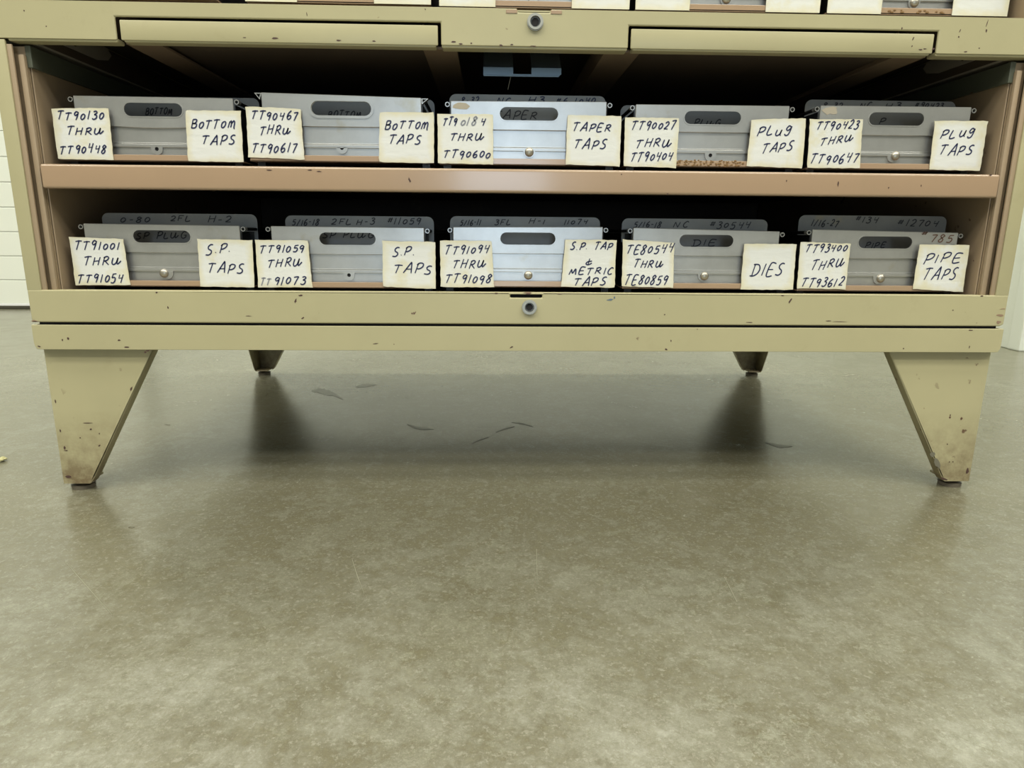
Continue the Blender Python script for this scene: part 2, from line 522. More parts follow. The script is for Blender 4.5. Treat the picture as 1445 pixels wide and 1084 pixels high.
def lock(parent, x, z, yf=0.0):
    l = MB()
    n = 28
    ring = lambda r: [(x + r * math.cos(2 * math.pi * k / n), z + r * math.sin(2 * math.pi * k / n)) for k in range(n)]
    l.prism([ring(0.0072), ring(0.0050)], 'y', yf - 0.0035, yf - 0.0002)
    l.prism([ring(0.0079), ring(0.0066)], 'y', yf - 0.0018, yf - 0.0001)
    o = l.build('lock', 'steel', parent, True)
    MB().cyl((x, yf - 0.0006, z), (x, yf - 0.0001, z), 0.0052).build('lock_core', 'core', o)
    # cross-shaped key hole
    k = [(1, .35), (.35, 1), (-.35, 1), (-1, .35), (-1, -.35), (-.35, -1), (.35, -1), (1, -.35)]
    MB().prism([[(x + a * 0.0036, z + b * 0.0036) for a, b in k]], 'y', yf - 0.0012, yf - 0.0006).build('keyhole', 'blacked', o)
lock(CAB, 0.001, 0.2098)

def upper():
    c = thing('upper_cabinet', (0, 0.33, 0.4636), 'tan steel cabinet section stacked on top, with two pull-out board fronts and a lock', 'cabinet')
    z0, zt = 0.4637, 0.4975
    nz = 0.4843
    fx = [(-0.5195, z0 + 0.0003), (-0.3985, z0 + 0.0003), (-0.3985, nz), (-0.0885, nz), (-0.0885, z0 + 0.0003), (0.0943, z0 + 0.0003), (0.0943, nz), (0.4022, nz), (0.4022, z0 + 0.0003), (0.5195, z0 + 0.0003), (0.5195, zt), (0.0175, zt), (0.0175, zt - 0.0028), (-0.0145, zt - 0.0028), (-0.0145, zt), (-0.5195, zt)]
    o = MB().prism([fx], 'y', 0.0, 0.003).build('front_rail', 'tan', c)
    bv = o.modifiers.new('bevel', 'BEVEL'); bv.width = 0.0014; bv.segments = 3; bv.limit_method = 'ANGLE'
    for a, b in ((-0.502, -0.3990), (-0.0880, 0.0938), (0.4027, 0.502)):
        MB().box(a, b, 0.0012, 0.016, z0 - 0.0018, z0 + 0.0024, 0.0018, 4).build('rail_lip', 'tan', c)
    MB().box(-0.516, 0.516, 0.0035, 0.016, zt - 0.0016, zt - 0.0002).build('top_lip', 'tan', c)
    for a, b in ((-0.0255, -0.0148), (0.0178, 0.0285)):
        MB().box(a, b, -0.0006, 0.004, zt - 0.0042, zt - 0.0008, 0.0004).build('worn_corner', 'pink', c)
    # pull-out boards
    for a, b in ((-0.3945, -0.0915), (0.0968, 0.3985)):
        br = MB().box(a, b, 0.0, 0.003, z0 + 0.0001, 0.4818, 0.0012).build('pull_out_board', 'tan', c, True)
        MB().box(a + 0.002, b - 0.002, 0.0012, 0.014, z0 - 0.0014, z0 + 0.0022, 0.0014, 3).build('board_lip', 'tan', br)
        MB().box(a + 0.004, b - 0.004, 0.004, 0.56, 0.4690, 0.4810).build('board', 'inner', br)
    for a, b in ((-0.3985, -0.3655), (-0.108, -0.074), (0.074, 0.110), (0.3695, 0.4022)):
        MB().box(a, b, 0.016, D - 0.005, z0 + 0.0003, z0 + 0.003, 0.0006).box(a, a + 0.002, 0.016, D - 0.005, z0 + 0.003, 0.487).build('runner_beam', 'beam', c)
    # shell
    H = 0.86
    for s in (-1, 1):
        a, b = sorted((s * 0.5195, s * 0.5175))
        MB().box(a, b, 0.004, D, z0, H).build('side_panel', 'tan', c)
        a, b = sorted((s * 0.5195, s * 0.495))
        MB().box(a, b, 0.0, 0.003, zt + 0.0002, H, 0.001).build('stile', 'tan', c)
        a, b = sorted((s * 0.494, s * 0.4925))
        MB().box(a, b, 0.004, D - 0.01, zt + 0.0002, H).build('side_lining', 'pink_in', c)
        a, b = sorted((s * 0.5170, s * 0.489))
        MB().box(a, b, 0.017, D - 0.01, z0 + 0.0003, z0 + 0.0022).build('side_flange', 'greybracket', c)
        MB().box(*sorted((s * 0.4905, s * 0.489)), 0.017, D - 0.01, z0 + 0.0023, 0.4915).build('inner_side', 'inner', c)
    MB().box(-0.517, 0.517, D - 0.003, D, z0, H).build('back_panel', 'inner', c)
    MB().box(-0.52, 0.52, -0.002, D, H + 0.0005, H + 0.02, 0.002).build('top_panel', 'tan', c)
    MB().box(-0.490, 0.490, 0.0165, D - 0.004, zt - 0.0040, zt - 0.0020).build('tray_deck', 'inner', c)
    MB().box(-0.494, 0.494, 0.002, 0.006, 0.640, 0.662, 0.0015).build('shelf', 'pink', c)
    # bracket plates with a bolt hole, one inside each side
    for s in (-1, 1):
        X0, X1 = sorted((s * 0.4888, s * 0.4872))
        lp = [(0.060, 0.4905), (0.150, 0.4925), (0.158, 0.4860), (0.150, 0.4790), (0.128, 0.4745), (0.060, 0.4745)]
        hole = [(0.086 + 0.006 * math.cos(2 * math.pi * k / 14), 0.4830 + 0.005 * math.sin(2 * math.pi * k / 14)) for k in range(14)]
        MB().prism([lp, hole], 'x', X0, X1).build('hinge_bracket', 'greybracket', c)
    # latch bracket of bluish steel hanging behind the rail
    y = 0.055
    k = MB()
    for xa, xb in ((-0.0482, -0.0165), (0.0028, 0.0345)):
        k.box(xa, xb, y, y + 0.0015, 0.4508, 0.4572)
        k.prism([[(y + 0.0005, 0.4560), (y + 0.002, 0.4566), (y + 0.032, 0.4800), (y + 0.030, 0.4804)]], 'x', xa, xb)
    k.box(-0.0482, 0.0330, y - 0.001, y + 0.006, 0.4494, 0.4506)
    k.box(-0.0478, 0.0315, y - 0.004, y - 0.0025, 0.4476, 0.4485)
    lb = k.build('latch_bracket', 'bracket', c)
    MB().tube([(-0.019, y + 0.004, 0.4490), (-0.022, y + 0.004, 0.436)], 0.0004, 6).build('latch_wire', 'steel', lb)
    return c
UP = upper()
lock(UP, 0.0028, 0.4858)

# ------------------------------------------------------------------ handwriting
G = {
 'A': (.8, [[(0, 0), (.45, 1), (.55, 1), (.72, 0)], [(.15, .38), (.68, .42)]]),
 'B': (.7, [[(.1, 0), (.1, 1)], [(.1, 1), (.5, 1), (.58, .78), (.4, .55), (.1, .52)], [(.1, .52), (.55, .5), (.66, .25), (.5, 0), (.05, 0)]]),
 'C': (.6, [[(.55, .85), (.35, 1), (.1, .7), (.05, .3), (.25, 0), (.55, .12)]]),
 'D': (.8, [[(.2, 0), (.15, 1)], [(0, .95), (.5, .95), (.75, .6), (.65, .2), (.3, 0), (0, .02)]]),
 'E': (.65, [[(.6, 1), (.1, 1), (.05, 0), (.6, .02)], [(.05, .5), (.5, .52)]]),
 'F': (.6, [[(.6, 1), (.1, 1), (.05, 0)], [(.07, .5), (.45, .52)]]),
 'G': (.75, [[(.62, .85), (.35, 1), (.08, .65), (.1, .2), (.35, 0), (.62, .2), (.62, .45)], [(.35, .45), (.7, .47)]]),
 'H': (.75, [[(.1, 1), (.02, 0)], [(.65, 1), (.55, 0)], [(.05, .5), (.62, .55)]]),
 'I': (.25, [[(.12, 1), (.1, 0)]]),
 'J': (.5, [[(.4, 1), (.4, .2), (.2, 0), (.02, .2)]]),
 'L': (.6, [[(.12, 1), (.03, .3), (.08, .02), (.3, 0), (.55, .12)]]),
 'M': (.95, [[(.02, 0), (.15, .95)], [(.15, .95), (.38, .25), (.6, .98), (.72, .5), (.78, 0)]]),
 'm': (.95, [[(.05, .02), (.12, .75)], [(.12, .6), (.3, .82), (.38, .5), (.38, .05)], [(.38, .5), (.6, .82), (.75, .6), (.78, 0), (.9, -.08)]]),
 'N': (.75, [[(.02, 0), (.12, 1)], [(.12, 1), (.52, 0)], [(.52, 0), (.65, 1)]]),
 'o': (.6, [[(.3, .72), (.08, .5), (.1, .12), (.32, .02), (.52, .3), (.5, .62), (.3, .74)]]),
 'O': (.7, [[(.35, 1), (.08, .7), (.08, .25), (.32, 0), (.6, .3), (.6, .75), (.35, 1)]]),
 'P': (.65, [[(.12, .98), (.04, -.02)], [(.02, .8), (.25, 1.02), (.58, .95), (.58, .65), (.35, .45), (.1, .42)]]),
 'R': (.72, [[(.12, .95), (.05, 0)], [(.03, .85), (.35, 1), (.56, .82), (.42, .55), (.12, .48)], [(.2, .5), (.4, .3), (.68, .02)]]),
 'S': (.62, [[(.58, .95), (.35, 1), (.15, .82), (.22, .58), (.48, .42), (.55, .18), (.35, 0), (.02, .05)]]),
 'T': (.75, [[(-.02, .93), (.35, 1), (.72, .98)], [(.38, .98), (.26, .0)]]),
 'U': (1.0, [[(.08, .85), (.05, .25), (.25, .02), (.5, .25), (.6, .85)], [(.6, .85), (.58, .25), (.7, .08), (.98, .45)]]),
 'u': (.7, [[(.08, .7), (.06, .2), (.22, .02), (.45, .2), (.54, .7)], [(.54, .7), (.5, .1), (.62, .02)]]),
 'g': (.6, [[(.5, .85), (.25, 1), (.08, .7), (.25, .5), (.5, .75)], [(.52, .95), (.5, .4), (.42, .05), (.2, -.02), (.05, .15)]]),
 '0': (.6, [[(.3, .82), (.1, .6), (.08, .25), (.26, .08), (.48, .3), (.5, .62), (.3, .82)]]),
 '1': (.28, [[(.15, 1), (.08, 0)]]),
 '2': (.6, [[(.05, .8), (.3, 1), (.5, .8), (.4, .45), (.05, .05)], [(.05, .05), (.55, .05)]]),
 '3': (.6, [[(.08, .92), (.35, 1), (.5, .8), (.22, .55)], [(.22, .55), (.52, .45), (.5, .12), (.25, -.02), (.02, .1)]]),
 '4': (.65, [[(.12, 1), (.08, .55), (.55, .6)], [(.55, 1), (.42, 0)]]),
 '5': (.6, [[(.15, .95), (.08, .55)], [(.12, .95), (.55, 1)], [(.08, .55), (.4, .6), (.52, .35), (.38, .02), (.02, .05)]]),
 '6': (.6, [[(.42, 1), (.12, .65), (.06, .25), (.25, 0), (.5, .15), (.46, .42), (.2, .42), (.08, .25)]]),
 '7': (.6, [[(.02, .92), (.3, .98), (.55, 1)], [(.55, 1), (.38, .5), (.25, -.05)]]),
 '8': (.6, [[(.5, .85), (.3, 1), (.12, .8), (.25, .58), (.48, .35), (.4, .05), (.18, 0), (.06, .2), (.25, .5), (.5, .78), (.5, .88)]]),
 '9': (.6, [[(.5, .85), (.25, 1), (.06, .75), (.2, .52), (.48, .7)], [(.5, .95), (.46, .45), (.36, -.05)]]),
 '&': (.7, [[(.3, 1), (.32, .1)], [(.6, .6), (.2, .5), (.1, .2), (.35, .05), (.65, .3)]]),
 '.': (.25, [[(.08, .02), (.14, .06)]]),
 '-': (.45, [[(.05, .45), (.38, .48)]]),
 '/': (.5, [[(.4, 1), (.02, -.05)]]),
 '#': (.7, [[(.25, 1), (.15, .3)], [(.5, 1), (.4, .3)], [(.05, .78), (.6, .8)], [(.0, .5), (.55, .52)]]),
 ' ': (.5, []),
}

def smooth(p, n=4):
    if len(p) < 4:
        return p
    out = []
    q = [p[0]] + list(p) + [p[-1]]
    for i in range(1, len(q) - 2):
        for k in range(n):
            t_ = k / n
            o = []
            for d in (0, 1):
                a, b, c_, e_ = q[i - 1][d], q[i][d], q[i + 1][d], q[i + 2][d]
                o.append(0.5 * (2 * b + (c_ - a) * t_ + (2 * a - 5 * b + 4 * c_ - e_) * t_ * t_ + (3 * b - a - 3 * c_ + e_) * t_ ** 3))
            out.append(tuple(o))
    out.append(p[-1])
    return out

def handwriting(text, x0, y0, x1, y1, h, Y, material, parent, wpx=1.75, slant=0.30, gap=0.24, holes=None):
    """strokes of one written line, laid as thin ink ribbons on the plane Y"""
    gl = [G[ch] for ch in text]
    tot = sum(g_[0] for g_ in gl) + gap * (len(gl) - 1)
    bm = bmesh.new()
    a = at(x0, y0, Y); b = at(x1, y1, Y)
    hs = (at(x0, y0 - h, Y) - a).length
    ux = (b - a)
    L = ux.length
    ux.normalize()
    uz = Vector((0, 0, 1))
    Lw = L - slant * hs
    kx = Lw / tot
    half = wpx * 0.5 * (CP.y * -1 + Y) / FPX
    cx = 0
    for wd, strokes in gl:
        jx, jz, js = random.uniform(-.05, .05), random.uniform(-.09, .09), random.uniform(.88, 1.1)
        for st_ in strokes:
            P = smooth(st_)
            W = []
            for u, v in P:
                v2 = v * js + jz
                W.append((( cx + u + jx) * kx + slant * v2 * hs, v2 * hs))
            prev = None
            for i, (u, v) in enumerate(W):
                pa = W[max(i - 1, 0)]; pb = W[min(i + 1, len(W) - 1)]
                dx, dz = pb[0] - pa[0], pb[1] - pa[1]
                l_ = math.hypot(dx, dz) or 1
                nx, nz = -dz / l_, dx / l_
                hw = half * (0.8 if i in (0, len(W) - 1) else 1.0)
                vv = []
                for sgn in (-1, 1):
                    p = a + ux * (u + nx * hw * sgn) + uz * (v + nz * hw * sgn)
                    p.y = Y - 0.0003
                    vv.append(bm.verts.new(p))
                if prev:
                    bm.faces.new((prev[0], vv[0], vv[1], prev[1]))
                prev = vv
        cx += wd + gap
    for f in bm.faces:
        if f.normal.y > 0:
            f.normal_flip()
    bm.normal_update()
    for f in bm.faces:
        if f.normal.y > 0:
            f.normal_flip()
    me = bpy.data.meshes.new('handwriting')
    bm.to_mesh(me); bm.free()
    return newobj('handwriting', me, material, parent)

def card(quad, Y, parent):
    """torn paper card from four corners, ragged border, lying on plane Y"""
    c = [at(px, py, Y) for px, py in quad]      # TL TR BR BL
    per, uvs = [], []
    cuv = [(0, 1), (1, 1), (1, 0), (0, 0)]
    n = 12
    for i in range(4):
        p, q = c[i], c[(i + 1) % 4]
        for k in range(n):
            f = k / n
            jit = 0.0003 if 0 < k else 0.0006
            v = p.lerp(q, f) + Vector((random.uniform(-jit, jit), 0, random.uniform(-jit, jit)))
            per.append(v)
            uvs.append((cuv[i][0] + (cuv[(i + 1) % 4][0] - cuv[i][0]) * f, cuv[i][1] + (cuv[(i + 1) % 4][1] - cuv[i][1]) * f))
    bm = bmesh.new()
    ul = bm.loops.layers.uv.new('UVMap')
    ctr = sum(per, Vector()) / len(per)
    def ring(y):
        return [bm.verts.new((v.x, y, v.z)) for v in per]
    A = ring(Y); B = ring(Y + 0.0006)
    cf = bm.verts.new((ctr.x, Y - 0.0001, ctr.z)); cb = bm.verts.new((ctr.x, Y + 0.0006, ctr.z))
    m_ = len(per)
    for i in range(m_):
        j = (i + 1) % m_
        f = bm.faces.new((A[i], cf, A[j]))
        for l_, uv in zip(f.loops, (uvs[i], (0.5, 0.5), uvs[j])):
            l_[ul].uv = uv
        f = bm.faces.new((B[i], B[j], cb))
        for l_, uv in zip(f.loops, (uvs[i], uvs[j], (0.5, 0.5))):
            l_[ul].uv = uv
        f = bm.faces.new((A[i], A[j], B[j], B[i]))
        for l_, uv in zip(f.loops, (uvs[i], uvs[j], uvs[j], uvs[i])):
            l_[ul].uv = uv
    bmesh.ops.recalc_face_normals(bm, faces=bm.faces)
    me = bpy.data.meshes.new('label_card')
    bm.to_mesh(me); bm.free()
    return newobj('label_card', me, 'paper', parent)

# ------------------------------------------------------------------ trays
YL, YP = 0.0195, 0.0270
def tray(base_z, pl, slot, lq, rq, ltext, rtext, ear, divs, label, group, curl='ring', extra=None, rim=False, lip='pink', led=None, rust=False, sag=0, stain=False, foot_z=None):
    """pl=(xl,xr,ytopL,ytopR) plate top in the photo; lq/rq label quads; led=(ledge,ridge_top,ridge_bottom,bottom) heights above base_z"""
    L0 = min(at(*lq[0], YL).x, at(*lq[3], YL).x)
    L1 = max(at(*rq[1], YL).x, at(*rq[2], YL).x)
    xl, xr = at(pl[0], pl[2], YP).x, at(pl[1], pl[3], YP).x
    zl, zr = at(pl[0], pl[2], YP).z, at(pl[1], pl[3], YP).z
    bl, brr = at(*lq[3], YL).x, at(*rq[2], YL).x
    zb = min(at(*lq[3], YL).z, at(*rq[2], YL).z)
    T = thing('tray', ((xl + xr) / 2, 0.2, foot_z), label, 'tray', group)
    xa, xb = bl + 0.001, brr - 0.001
    depth = 0.56
    # base pan and lip
    MB().box(xa, xb, YL + 0.0012, depth, zb, zb + 0.0015, 0.0005).box(xa, xb, YL + 0.0012, YL + 0.0027, zb, zb + 0.0065, 0.0005).build('base_pan', lip, T)
    MB().box(xa + 0.004, xa + 0.012, YL + 0.012, depth - 0.05, foot_z, zb).box(xb - 0.012, xb - 0.004, YL + 0.012, depth - 0.05, foot_z, zb).build('runner', 'black', T)
    zp = zb + 0.0016
    ztop = min(zl, zr)
    for xx in (xa + 0.002, xb - 0.0035):
        MB().box(xx, xx + 0.0015, YP + 0.006, depth, zp, zp + 0.045).build('side_wall', 'black', T)
    led_z = zb + led[0]; r1 = zb + led[1]; r0 = zb + led[2]; bot = zb + 0.0050
    # front plate, upper sheet with hand slot
    sx, sxr, sy = slot
    a = at(sx, sy, YP); b = at(sxr, sy, YP)
    cx, cz, hw = (a.x + b.x) / 2, (a.z + b.z) / 2, (b.x - a.x) / 2
    hh = 0.0066
    st = stadium(cx, cz, hw, hh)
    FP = MB().prism([[(xl + (xr - xl) * k / 14, led_z - sag * math.sin(math.pi * k / 14) ** 2) for k in range(15)] + [(xr, zr), (xl, zl)], st], 'y', YP - 0.0016, YP).build('front_plate', 'alu', T)
    bv = FP.modifiers.new('bevel', 'BEVEL'); bv.width = 0.0005; bv.segments = 1; bv.limit_method = 'ANGLE'
    if rim:
        MB().prism([stadium(cx, cz, hw + 0.0030, hh + 0.0030), stadium(cx, cz, hw + 0.0004, hh + 0.0004)], 'y', YP - 0.0026, YP - 0.0014).build('slot_rim', 'alu', FP, True)
    else:
        MB().prism([stadium(cx, cz, hw + 0.0009, hh + 0.0009), stadium(cx, cz, hw - 0.0002, hh - 0.0002)], 'y', YP - 0.0020, YP - 0.0014).build('slot_rim', 'alu', FP, True)
    LP = MB().box(xl, xr, YP + 0.0006, YP + 0.0018, bot, led_z + 0.002).build('lower_plate', 'alu', T)
    MB().box(xl, xr, YP - 0.0010, YP + 0.0006, r0, r1, 0.0004).build('ridge', 'alu', LP)
    MB().box(xl, xr, YP - 0.0006, YP + 0.0006, r1 + 0.0003, r1 + 0.0012, 0.0003).build('ridge', 'alu', LP)
    if stain:
        lp = [(xl + 0.0105 + 0.009 * math.cos(2 * math.pi * k / 16) * random.uniform(.7, 1.1), zl - 0.0050 + 0.0042 * math.sin(2 * math.pi * k / 16) * random.uniform(.7, 1.1)) for k in range(16)]
        MB().prism([lp], 'y', YP - 0.00185, YP - 0.0016).build('glue_stain', 'stain', FP)
    # side posts carrying the labels
    for q, s in ((lq, -1), (rq, 1)):
        cc = [at(px, py, YL + 0.0008) for px, py in q]
        lp = [(cc[0].x + .001, cc[0].z - .001), (cc[1].x - .001, cc[1].z - .001), (cc[2].x - .001, cc[2].z + 0.0003), (cc[3].x + .001, cc[3].z + 0.0003)]
        MB().prism([lp], 'y', YL + 0.0008, YL + 0.0019).build('label_holder', 'black', T)
        e0 = (cc[3], cc[0]) if s < 0 else (cc[2], cc[1])
        ex = (e0[0].x + e0[1].x) / 2
        X0, X1 = sorted((ex - s * 0.0015, ex - s * 0.0030))
        MB().box(X0, X1, YL + 0.0020, YP + 0.02, zp, e0[1].z - 0.003).build('corner_post', 'black', T)
    # top side rails with curled section
    for x_, z_, s in ((xl, zl, -1), (xr, zr, 1)):
        if curl == 'ring':
            cxx, czz, r = x_ + s * 0.0034, z_ - 0.0034, 0.0024
            pts = [(cxx + r * math.cos(2 * math.pi * k / 18), czz + r * math.sin(2 * math.pi * k / 18)) for k in range(18)]
            inn = [(cxx + (r - .0007) * math.cos(2 * math.pi * k / 18), czz + (r - .0007) * math.sin(2 * math.pi * k / 18)) for k in range(18)]
        else:
            cxx, czz = x_ + s * 0.0032, z_ - 0.0022
            tri = [(-.0038, .0018), (.0036, .0018), (.0012, -.0046)]
            if s > 0: tri = [(-u, v) for u, v in tri]; tri = [(.0042, .0016), (-.0030, .0016), (-.0028, -.0040)]
            pts = [(cxx + u, czz + v) for u, v in tri]
            mx_ = sum(p[0] for p in pts) / 3; mz_ = sum(p[1] for p in pts) / 3
            inn = [(mx_ + (p[0] - mx_) * .62, mz_ + (p[1] - mz_) * .62) for p in pts]
        MB().prism([pts, inn], 'y', YP - 0.001, YP + 0.006).build('rail_curl', 'alu', T, True)
        xw0, xw1 = sorted((x_ + s * 0.0004, x_ + s * 0.0012))
        MB().box(xw0, xw1, YP + 0.002, depth, zp, z_ - 0.006).build('inner_side', 'black', T)
        MB().cyl((cxx, YP + 0.0065, czz), (cxx, depth, czz), 0.0018, n=10).build('side_tube', 'black', T, True)
    # ear with bolt or hole
    ex, ey, bolt = ear
    e = at(ex, ey, YP)
    n = 16
    er = [(e.x - 0.0062, r0 + 0.0002)] + [(e.x + 0.0058 * math.cos(math.pi + math.pi * k / n), e.z + 0.0058 * math.sin(math.pi + math.pi * k / n)) for k in range(n + 1)] + [(e.x + 0.0062, r0 + 0.0002)]
    if bolt:
        E_ = MB().prism([er], 'y', YP - 0.0012, YP + 0.0004).build('ear', 'alu', T, True)
        MB().sphere((e.x + bolt[0], YP - 0.0016, e.z + bolt[1]), 0.0047, (1, 0.6, 1)).build('bolt', 'bolt', T, True)
    else:
        hl = [(e.x + 0.0020 * math.cos(2 * math.pi * k / 12), e.z + 0.0020 * math.sin(2 * math.pi * k / 12)) for k in range(12)]
        E_ = MB().prism([er, hl], 'y', YP - 0.0012, YP + 0.0004).build('ear', 'alu', T, True)
        MB().cyl((e.x, YP + 0.0002, e.z), (e.x, YP + 0.0005, e.z), 0.0023, n=12).build('ear_hole', 'blacked', E_)
    if rust:
        mb = MB()
        for k in range(110):
            xx = random.uniform(xl + .045, xr - .045)
            mb.sphere((xx, YL + 0.0012, zb + random.uniform(0.001, 0.007)), random.uniform(.0005, .0013), (1.3, .4, .8), 6, 4)
        mb.build('rust_crust', 'rust', T, kind='stuff')
    # labels
    for q, tx in ((lq, ltext), (rq, rtext)):
        cd = card(q, YL, T)
        for ln in tx:
            s_, x0, y0, x1, y1, h = ln[:6]
            handwriting(s_, x0, y0, x1, y1, h, YL, ln[6] if len(ln) > 6 else 'ink', cd)
    # index plates inside
    for (dx0, dx1, dy, DY, texts, dm) in divs:
        a = at(dx0, dy, DY); b = at(dx1, dy, DY)
        dp = MB().prism([roundrect(a.x, b.x, zp + 0.002, (a.z + b.z) / 2, 0.007)], 'y', DY, DY + 0.0012).build('index_plate', dm, T)
        for ln in texts:
            handwriting(ln[0], *ln[1:6], DY, ln[6] if len(ln) > 6 else 'marker', dp, wpx=1.5)
    if extra:
        for ln in extra:
            handwriting(ln[0], *ln[1:6], YP - 0.0016, ln[6], FP, wpx=1.5)
    return T

U1 = (0.0350, 0.0178, 0.0145, 0.005)
GU, GL = 'tap trays on the middle shelf', 'tap trays in the bottom bay'
FU, FL = 0.3493, 0.2166
tray(0, (104, 329, 135.2, 139.2), (176, 258.5, 155.3), [(72.5, 152.8), (153, 152.3), (160, 225.6), (82, 224.8)], [(261.6, 155.6), (339.4, 156.7), (343.5, 229.2), (265.2, 227.5)],
     [('TT90130', 80.3, 169.4, 149.5, 168, 11), ('THRU', 93.5, 191, 149.5, 188.5, 11), ('TT90448', 84.5, 217, 153, 216, 12)],
     [('BoTTom', 269, 181.5, 335.5, 180, 12), ('TAPS', 284, 204, 333.6, 204.5, 13)], (222, 210.5, None),
     [(140, 365, 137, .10, [('BOTTOM', 205, 162, 246, 162, 9)], 'alu_dull')],
     'aluminium tap tray on middle shelf, cards read TT90130 THRU TT90448 and BOTTOM TAPS', GU, sag=0.0022, led=U1, foot_z=FU)
tray(0, (368.8, 594.5, 130.7, 138.4), (440, 523.8, 153.6), [(346.6, 150.3), (424, 153.6), (429.7, 225.6), (350.8, 221.5)], [(535.4, 158.3), (612.4, 158.9), (612.4, 230.3), (534.8, 228.7)],
     [('TT90467', 353.5, 169, 422.7, 169.5, 12), ('THRU', 366, 190.5, 413, 189, 12), ('TT90617', 355, 215.5, 421, 215, 13)],
     [('BoTTom', 543, 182.5, 608, 182, 12), ('TAPS', 547.3, 203, 595.7, 203, 13)], (482.8, 209, None),
     [(398, 613, 139, .10, [('BOTTOM', 462, 166, 512, 166, 9)], 'alu_dull')],
     'aluminium tap tray on middle shelf, cards read TT90467 THRU TT90617 and BOTTOM TAPS', GU, curl='tri', rim=True, led=U1, foot_z=FU)
tray(0, (636, 856, 142.6, 144), (705, 787.7, 161.2), [(617.2, 160.6), (695.5, 161.1), (696.3, 232), (618, 230.3)], [(800.7, 162.2), (876.8, 163.9), (874.6, 234.7), (798.2, 232)],
     [('TT9', 624.4, 177, 647, 177.2, 11), ('018', 649, 177, 674, 177.2, 11, 'fadedink'), ('4', 677, 177, 686.4, 177.2, 11), ('THRU', 633.8, 199, 685.3, 197.5, 11), ('TT90600', 625, 223.7, 695, 223, 11)],
     [('TAPER', 807, 185.5, 864.4, 185, 11), ('TAPS', 809, 209.5, 857.4, 210, 13)], (746.7, 215, (0, 0)),
     [(634, 855, 134.2, .066, [('8-32', 650, 146, 677, 146, 9, 'ink'), ('NC', 700, 146, 722, 146, 9, 'ink'), ('H3', 744, 146, 770, 146, 9, 'ink'), ('#6 1040', 784, 147, 842, 147, 9, 'ink'), ('TAPER', 696, 168, 760, 168, 11)], 'alu_dull')],
     'bright aluminium tray at middle of the shelf, cards read TT90184 THRU TT90600 and TAPER TAPS', GU, stain=True, led=U1, foot_z=FU)
tray(0, (897, 1113.7, 147.5, 149.9), (965, 1045, 166.7), [(882, 165.5), (958.8, 166.7), (954, 237), (880.1, 234.5)], [(1061, 168.6), (1137.7, 166.7), (1131.9, 237.4), (1053.3, 234.5)],
     [('TT90027', 889.3, 183.5, 954.7, 182, 12), ('THRU', 896, 209, 950, 206.5, 12), ('TT90404', 888.3, 228.3, 951, 226, 12)],
     [('PLug', 1068, 192, 1117.8, 191, 13), ('TAPS', 1073.4, 216, 1119.7, 212, 13)], (1002, 219.5, None),
     [(876, 1090, 150, .10, [('PLUG', 978, 178, 1018, 178, 9)], 'alu_dull')],
     'aluminium tap tray with rusty lip, cards read TT90027 THRU TT90404 and PLUG TAPS', GU, led=U1, rust=True, foot_z=FU)
tray(0, (1157.6, 1370, 149.2, 151.6), (1224.8, 1302.7, 168.4), [(1143.2, 168), (1217.6, 168.4), (1213.2, 237.5), (1138.9, 237)], [(1319.5, 170.3), (1394.1, 170.8), (1383.1, 241.1), (1311.6, 239.4)],
     [('TT90423', 1150.4, 184, 1213.2, 182, 11.5), ('THRU', 1156.4, 205.5, 1205.6, 199.5, 11), ('TT90647', 1142, 231, 1211.6, 230, 13)],
     [('PLug', 1326.7, 195.5, 1376, 193.5, 12), ('TAPS', 1324.3, 218.5, 1373.5, 218, 14)], (1259, 221, (0.0026, 0.0006)),
     [(1137, 1350, 142, .066, [('8-32', 1160, 153, 1190, 153, 8), ('NC', 1212, 153, 1230, 153, 8), ('H3', 1248, 153, 1272, 153, 8), ('#90423', 1290, 153, 1332, 153, 8), ('P', 1240, 175, 1250, 175, 8)], 'alu_dull')],
     'aluminium tap tray at right end of middle shelf, cards read TT90423 and PLUG TAPS', GU, stain=True, led=U1, foot_z=FU)
# bottom bay
U2 = (0.0355, 0.0192, 0.0160, 0.005)
tray(0, (118.5, 338.3, 315.4, 318.7), (189, 270, 333.8), [(97.4, 334.7), (173.6, 337), (183.8, 402.6), (106.6, 402.6)], [(278.2, 337.5), (355.7, 338.9), (359.3, 405.6), (282.9, 404.5)],
     [('TT91001', 105, 352.5, 172, 352, 11.5), ('THRU', 117.6, 375.5, 173.8, 373, 12), ('TT91054', 109.3, 399.5, 177, 398, 12)],
     [('S.P.', 290, 359.5, 329.4, 354.5, 13), ('TAPS', 292.9, 384, 346, 385.5, 13)], (237, 386, (-0.0034, 0.0004)),
     [(143, 362, 301.5, .066, [('0-80', 170, 314, 214, 314, 8), ('2FL', 240, 312, 272, 312, 8), ('H-2', 293, 314, 329, 314, 9), ('SP PLUG', 192, 337, 266, 337, 9)], 'alu_dull')],
     'aluminium tap tray in bottom bay, cards read TT91001 THRU TT91054 and S.P. TAPS', GL, led=U2, foot_z=FL)
